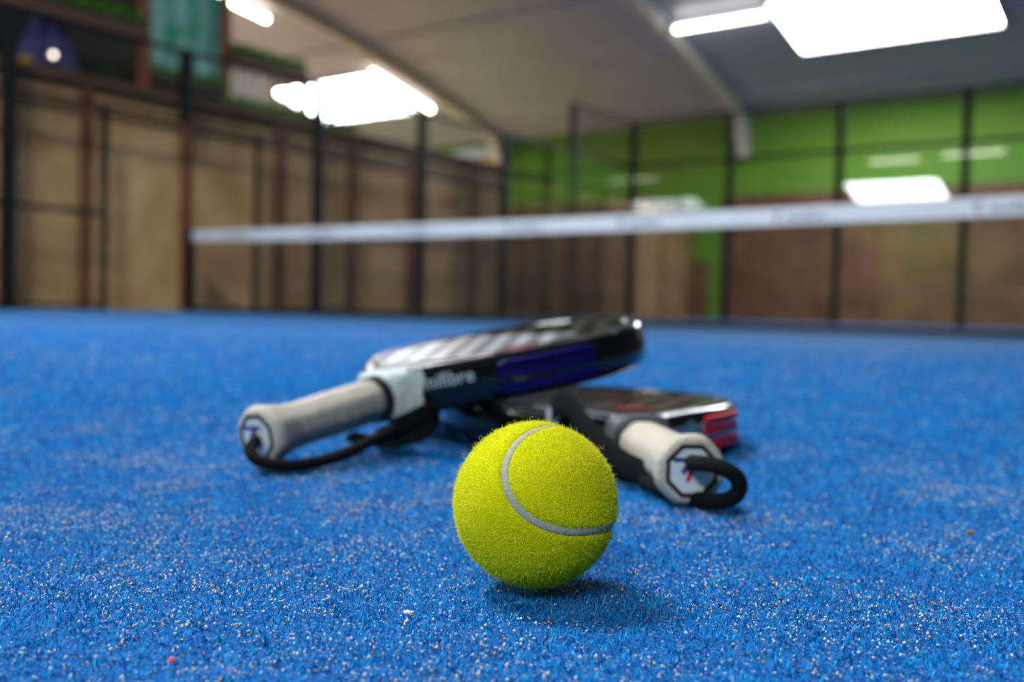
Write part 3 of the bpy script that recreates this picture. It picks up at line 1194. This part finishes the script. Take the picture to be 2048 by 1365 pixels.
# ------------------------------------------------------------------ turf fibres and sand
M['fibre'] = island_mat('blue_turf_fibre', [(0.0, lin(0, 72, 148)), (.40, lin(0, 118, 196)), (.8, lin(2, 146, 216)), (1.0, lin(60, 184, 234))],
                        rough=0.65, spec=0.1, transl=0.25)
M['sand'] = island_mat('sand_grain', [(0.0, lin(150, 158, 168)), (.25, lin(216, 220, 224)), (.66, lin(200, 198, 192)), (.84, lin(186, 166, 144)), (.95, lin(170, 126, 104)), (1.0, lin(96, 90, 88))],
                       rough=0.5, spec=0.4)


def scatter(N, d0, d1, dref, g, half=.62, near=.42):
    """points on the turf in front of the camera spot, thinning out with distance"""
    # pdf over d proportional to width(d) * min(1, (dref/d)^2)
    dd = np.linspace(d0, d1, 4000)
    pdf = np.maximum(half * dd, near) * np.minimum(1, (dref / dd) ** 2) * np.clip((d1 - dd) / (.45 * d1), 0, 1)
    cdf = np.cumsum(pdf)
    cdf /= cdf[-1]
    d = np.interp(g.random(N), cdf, dd)
    x = g.uniform(-1, 1, N) * np.maximum(half * d, near) * (1 + .6 * g.random(N) ** 4)
    return x, d


def to_world(x, y):
    c, s = math.cos(YAW), math.sin(YAW)
    return CAM_POS.x + c * x - s * y, CAM_POS.y + s * x + c * y


def value_noise(x, y, cell, seed):
    g = np.random.default_rng(seed)
    tab = g.random((256, 256))
    fx, fy = x / cell, y / cell
    ix, iy = np.floor(fx).astype(int), np.floor(fy).astype(int)
    tx, ty = fx - ix, fy - iy
    tx, ty = tx * tx * (3 - 2 * tx), ty * ty * (3 - 2 * ty)
    a = tab[ix % 256, iy % 256]
    b = tab[(ix + 1) % 256, iy % 256]
    c = tab[ix % 256, (iy + 1) % 256]
    d = tab[(ix + 1) % 256, (iy + 1) % 256]
    return (a * (1 - tx) + b * tx) * (1 - ty) + (c * (1 - tx) + d * tx) * ty


g = np.random.default_rng(11)
N = 620000
gx, gy = scatter(N, .20, 4.2, .55, g)
sc = np.maximum(1, gy / .55) ** .9
X, Y = to_world(gx, gy)
# tufts lean together in small clumps
ph = value_noise(X, Y, .006, 1) * 9 + value_noise(X, Y, .03, 2) * 4 + g.normal(0, 1.1, N)
lean = np.clip(g.normal(1.15, .40, N), .1, 1.75)
ht = value_noise(X, Y, .005, 3)
L = (.0022 + .0018 * g.random(N)) * (.75 + .5 * ht) * np.minimum(sc, 2.0)
W = (.00032 + .00026 * g.random(N)) * sc
dx, dy = np.cos(ph), np.sin(ph)
px, py = -dy, dx
z0 = np.full(N, -.0030)
h1 = L * .55
l1 = lean * .55
ax = X + dx * np.sin(l1) * h1
ay = Y + dy * np.sin(l1) * h1
az = z0 + np.cos(l1) * h1
l2 = lean * 1.25
bx_ = ax + dx * np.sin(l2) * (L - h1)
by_ = ay + dy * np.sin(l2) * (L - h1)
bz = az + np.cos(l2) * (L - h1)
V = np.empty((N, 5, 3))
V[:, 0] = np.stack([X - px * W / 2, Y - py * W / 2, z0], 1)
V[:, 1] = np.stack([X + px * W / 2, Y + py * W / 2, z0], 1)
V[:, 2] = np.stack([ax + px * W / 2, ay + py * W / 2, az], 1)
V[:, 3] = np.stack([ax - px * W / 2, ay - py * W / 2, az], 1)
V[:, 4] = np.stack([bx_, by_, bz], 1)
b5 = (np.arange(N) * 5)[:, None]
loops = np.concatenate([b5 + np.array([[0, 1, 2, 3]]), b5 + np.array([[3, 2, 4]])], 1).ravel()
starts = (np.arange(N)[:, None] * 7 + np.array([[0, 4]])).ravel()
totals = np.tile([4, 3], N)
o = raw_mesh('turf_fibres', V.reshape(-1, 3), loops, starts, totals, M['fibre'])
tag(o, 'short blue synthetic turf fibres covering the court', 'turf', kind='stuff')

# sand grains lying among the fibre tips, in drifts
N = 185000
gx, gy = scatter(N, .20, 4.2, .55, g)
X, Y = to_world(gx, gy)
den = value_noise(X, Y, .045, 5) * .55 + value_noise(X, Y, .012, 6) * .45
den2 = value_noise(X, Y, .35, 8)
keep = g.random(N) < np.clip((den - .34) * 2.2, .07, 1) * (.35 + .9 * den2)
X, Y, gy = X[keep], Y[keep], gy[keep]
N = len(X)
sc = np.maximum(1, gy / .55) ** .8
rad = (.00022 + .00058 * g.random(N) ** 2.2) * sc
Z = -.0021 + .0019 * g.random(N)
octv = np.array([(1, 0, 0), (-1, 0, 0), (0, 1, 0), (0, -1, 0), (0, 0, 1), (0, 0, -1.)])
octf = np.array([(0, 2, 4), (2, 1, 4), (1, 3, 4), (3, 0, 4), (2, 0, 5), (1, 2, 5), (3, 1, 5), (0, 3, 5)])
jit = g.uniform(.45, 1.35, (N, 6))
an = g.uniform(0, 6.28, N)
VV = octv[None] * jit[:, :, None]
ca, sa = np.cos(an)[:, None], np.sin(an)[:, None]
VX = VV[:, :, 0] * ca - VV[:, :, 1] * sa
VY = VV[:, :, 0] * sa + VV[:, :, 1] * ca
V = np.stack([X[:, None] + VX * rad[:, None], Y[:, None] + VY * rad[:, None], Z[:, None] + VV[:, :, 2] * rad[:, None]], 2)
loops = ((np.arange(N) * 6)[:, None, None] + octf[None]).ravel()
o = raw_mesh('sand_grains', V.reshape(-1, 3), loops, np.arange(N * 8) * 3, np.full(N * 8, 3), M['sand'], smooth=True)
tag(o, 'pale sand grains strewn through the blue turf', 'sand', kind='stuff')


# a few crumbs that stand out
def crumb(name, p, r, m, label, cat, squash=.6, seed=0):
    g = random.Random(seed)
    bm = bmesh.new()
    bmesh.ops.create_icosphere(bm, subdivisions=2, radius=1)
    for v in bm.verts:
        v.co *= g.uniform(.75, 1.2)
        v.co = Vector((v.co.x * r, v.co.y * r * g.uniform(.6, .75), v.co.z * r * squash))
    me = bpy.data.meshes.new(name)
    bm.to_mesh(me)
    bm.free()
    me.materials.append(m)
    o = bpy.data.objects.new(name, me)
    COL.objects.link(o)
    o.location = p
    return tag(o, label, cat)


crumb('pink_crumb', spot(-.1020, .302, .0006), .0014, mat('pink_crumb', lin(226, 70, 110), .6, var=.1, scale=900), 'tiny pink crumb on the turf at the lower left', 'crumb', seed=3)
crumb('pebble', spot(.2405, .514, .0006), .0022, mat('tan_pebble', lin(112, 94, 70), .7, var=.2, scale=900), 'small tan pebble on the turf right of the ball', 'pebble', seed=4)
crumb('pebble', spot(-.0350, .356, .0004), .0024, mat('white_chip', lin(180, 180, 178), .6, var=.08, scale=900), 'flat white chip on the turf left of the ball', 'pebble', .3, seed=5)

# ------------------------------------------------------------------ things beyond the fence
M['leaf'] = island_mat('artificial_leaf', [(0.0, lin(50, 120, 24)), (.6, lin(84, 160, 40)), (1.0, lin(130, 190, 70))], rough=.6, transl=.2)
M['trough'] = mat('dark_brown_trough', lin(48, 32, 22), 0.6, var=.15, scale=6)
M['dark_wood'] = mat('dark_brown_boarding', lin(34, 27, 22), 0.7, var=.2, scale=3, stretch=(6, 0.6, 6))
M['teal'] = mat('teal_green_print', lin(26, 150, 104), 0.5, scale=2.6, col2=lin(150, 205, 205), detail=3)
M['purple'] = mat('blue_violet_canvas', lin(64, 60, 116), 0.8, var=.15, scale=5)
M['yellow'] = mat('yellow_plastic', lin(196, 150, 20), .5, var=.05)
M['dkgreen'] = mat('dark_green_plastic', lin(16, 60, 36), .5, var=.1)

mez = tag(MB().box((-5.2, -8.0, 2.46), (PX - .17, 3.3, 2.56)).build('floor_mezzanine', M['tan_floor']),
          'tan boarded mezzanine deck behind the timber partition', 'floor', kind='structure')
bw = tag(MB().box((-2.6, -8.0, 2.56), (-2.5, 1.0, 4.9)).build('wall_mezzanine', M['dark_wood']),
         'dark brown boarded wall at the back of the mezzanine', 'wall', kind='structure')


def hedge(p0, p1, z, h, wdt, label, n=900, seed=1, trough=True):
    """planter box with artificial leaves, running along y"""
    g = random.Random(seed)
    e = empty('hedge_planter', (p0[0], (p0[1] + p1[1]) / 2, z), label, 'planter', 'green hedges of the mezzanine')
    ly = abs(p1[1] - p0[1])
    zt = h * .35 if trough else h * .12
    MB().box((-wdt / 2, -ly / 2, 0), (wdt / 2, ly / 2, zt)).build('trough', M['trough'], e, bevel=.005)
    m = MB()
    for i in range(n):
        c = Vector((g.uniform(-wdt * .55, wdt * .55), g.uniform(-ly / 2, ly / 2), zt + (h - zt) * g.random() ** .8))
        a = Vector((g.gauss(0, 1), g.gauss(0, 1), g.gauss(.4, 1))).normalized()
        b = a.cross(Vector((g.gauss(0, 1), g.gauss(0, 1), g.gauss(0, 1)))).normalized()
        l, w2 = g.uniform(.035, .06), g.uniform(.014, .022)
        m.add([c, c + a * l * .5 + b * w2, c + a * l, c + a * l * .5 - b * w2], [(0, 1, 2, 3)])
    o = m.build('foliage', M['leaf'], e)
    o['kind'] = 'stuff'
    return e


hedge((-.75, 1.08), (-.75, 3.35), 2.55, .17, .16, 'low green hedge strip on top of the timber partition right of the green banner', 1300, 2, False)
hedge((-1.3, 1.50), (-1.3, 2.82), 3.36, .20, .2, 'short green hedge on the raised rail right of the green banner', 900, 3)
hedge((-1.3, -1.9), (-1.3, 0.24), 3.40, .20, .2, 'green hedge on the raised rail at the top left of the picture', 1200, 4)
hedge((-1.3, 0.33), (-1.3, 1.45), 2.86, .16, .18, 'green hedge strip along the foot of the green banner', 700, 5)

frame = empty('mezzanine_frame', (-1.3, 0, 2.56), 'brown timber frame with a rail along the front of the mezzanine', 'railing')
for s in (-1.95, 0.275, 1.475, 2.85):
    box_part('post', (-.05, s - .05, 0), (.05, s + .05, 1.75 if s < 2 and s > 0 else .82), M['batten'], frame, .006)
box_part('rail', (-.11, -1.9, .74), (.11, .225, .835), M['trim'], frame, .006)
box_part('rail', (-.11, 1.53, .70), (.11, 2.80, .795), M['trim'], frame, .006)
box_part('shelf', (-.10, .33, .24), (.10, 1.42, .295), M['trough'], frame, .006)
box_part('kick_board', (-.02, .33, 0), (.02, 1.42, .235), M['trough'], frame, .006)
for s in (1.66, 1.78, 1.93, 2.05, 2.3, 2.55):
    box_part('baluster', (-.02, s - .018, 0), (.02, s + .018, .70), M['white_plastic'] if s < 2.1 else M['trim'], frame, .003)

ban = empty('green_banner', (-1.36, .9, 3.0), 'teal green printed banner hung between two brown posts', 'banner')
m = MB()
V, F = [], []
for i in range(25):
    s = -.545 + 1.09 * i / 24
    wv = .012 * math.sin(i * .9)
    V += [(wv, s, .02), (wv, s, 1.15), (wv - .004, s, 1.15), (wv - .004, s, .02)]
for i in range(24):
    for k in range(4):
        F.append((i * 4 + k, i * 4 + (k + 1) % 4, i * 4 + 4 + (k + 1) % 4, i * 4 + 4 + k))
F += [(0, 1, 2, 3), (96, 97, 98, 99)]
m.add(V, F).build('cloth', M['teal'], ban, smooth=True)
for z in (.02, 1.15):
    MB().tube([(0, -.56, z), (0, .56, z)], .014, 8).build('pole', M['dark_wood'], ban)

par = empty('folded_parasol', (-1.75, -.72, 2.56), 'folded blue violet parasol standing on the mezzanine at the far left', 'parasol')
prof = [(.16, .30), (.25, .31), (.45, .26), (.75, .17), (.95, .08), (1.02, .02)]
m = MB()
V, F = [], []
NN = 24
for z, r_ in prof:
    for k in range(NN):
        a = 2 * math.pi * k / NN
        rr = r_ * (1 + .18 * math.cos(8 * a))
        V.append((rr * math.cos(a), rr * math.sin(a), z))
for i in range(len(prof) - 1):
    for k in range(NN):
        F.append((i * NN + k, i * NN + (k + 1) % NN, (i + 1) * NN + (k + 1) % NN, (i + 1) * NN + k))
F += [tuple(range(NN)), tuple((len(prof) - 1) * NN + k for k in range(NN))]
m.add(V, F).build('canopy', M['purple'], par, smooth=True)
MB().tube([(0, 0, 0.03), (0, 0, 1.12)], .02, 10).build('pole', M['steel_black'], par, smooth=True)
MB().lathe([(0, .2), (.03, .2), (.05, .05)], 20, 'z').build('base', M['steel_black'], par, smooth=True)

ub = empty('spot_lamp', (-1.3, -.90, 2.86), 'small round spot lamp glinting at the far left above the partition', 'lamp')
MB().lathe([(-.03, .012), (-.025, .034), (.03, .042), (.04, .04)], 20, 'x').build('shade', M['rib'], ub, smooth=True)
bl = bmesh.new()
bmesh.ops.create_uvsphere(bl, u_segments=14, v_segments=8, radius=.022)
me = bpy.data.meshes.new('bulb')
bl.to_mesh(me)
bl.free()
me.materials.append(emis('spot_bulb', (1, .88, .74, 1), 5))
o = bpy.data.objects.new('bulb', me)
COL.objects.link(o)
o.parent = ub
o.location = (.04, 0, .0)
MB().tube([(-.01, 0, -.02), (-.01, 0, -.30)], .008, 8).build('stem', M['steel_black'], ub)

yb = empty('yellow_bucket', (-1.05, -1.32, 2.56), 'small yellow bucket at the foot of the folded parasol', 'bucket')
MB().lathe([(0, .055), (.14, .075), (.15, .078), (.15, .07), (.02, .05)], 20, 'z').build('pail', M['yellow'], yb, smooth=True)
MB().tube([(0, .07 * math.cos(a), .14 + .07 * math.sin(a)) for a in np.linspace(0, math.pi, 12)], .004, 6).build('handle', M['steel_black'], yb)

pp = empty('potted_plant', (-1.5, -.12, 2.56), 'dark green potted plant between parasol and green banner', 'plant')
MB().lathe([(0, .06), (.16, .085), (.17, .09), (.17, .08), (.12, .07)], 20, 'z').build('pot', M['trough'], pp, smooth=True)
m = MB()
gg = random.Random(9)
for i in range(60):
    a, t = gg.uniform(0, 6.28), gg.uniform(.1, .9)
    c = Vector((0, 0, .15))
    d = Vector((math.cos(a) * math.sin(t), math.sin(a) * math.sin(t), math.cos(t)))
    sd_ = d.cross(Vector((0, 0, 1))).normalized()
    l = gg.uniform(.2, .34)
    m.add([c, c + d * l * .5 + sd_ * .022, c + d * l, c + d * l * .5 - sd_ * .022], [(0, 1, 2, 3)])
m.build('leaves', M['dkgreen'], pp)

# sign high on the green wall beyond the partition
sg_ = empty('wall_sign', (-6.9, HY1 - .04, 4.0), 'pale sign with an orange foot high on the green wall beyond the partition', 'sign')
box_part('panel', (-.75, 0, .12), (.75, .03, .36), mat('pale_blue_sign', lin(170, 186, 190), .5, var=.05), sg_, .005)
box_part('foot_strip', (-.1, -.005, -.16), (1.0, .03, .08), mat('orange_sign', lin(190, 130, 40), .5, var=.05), sg_, .005)
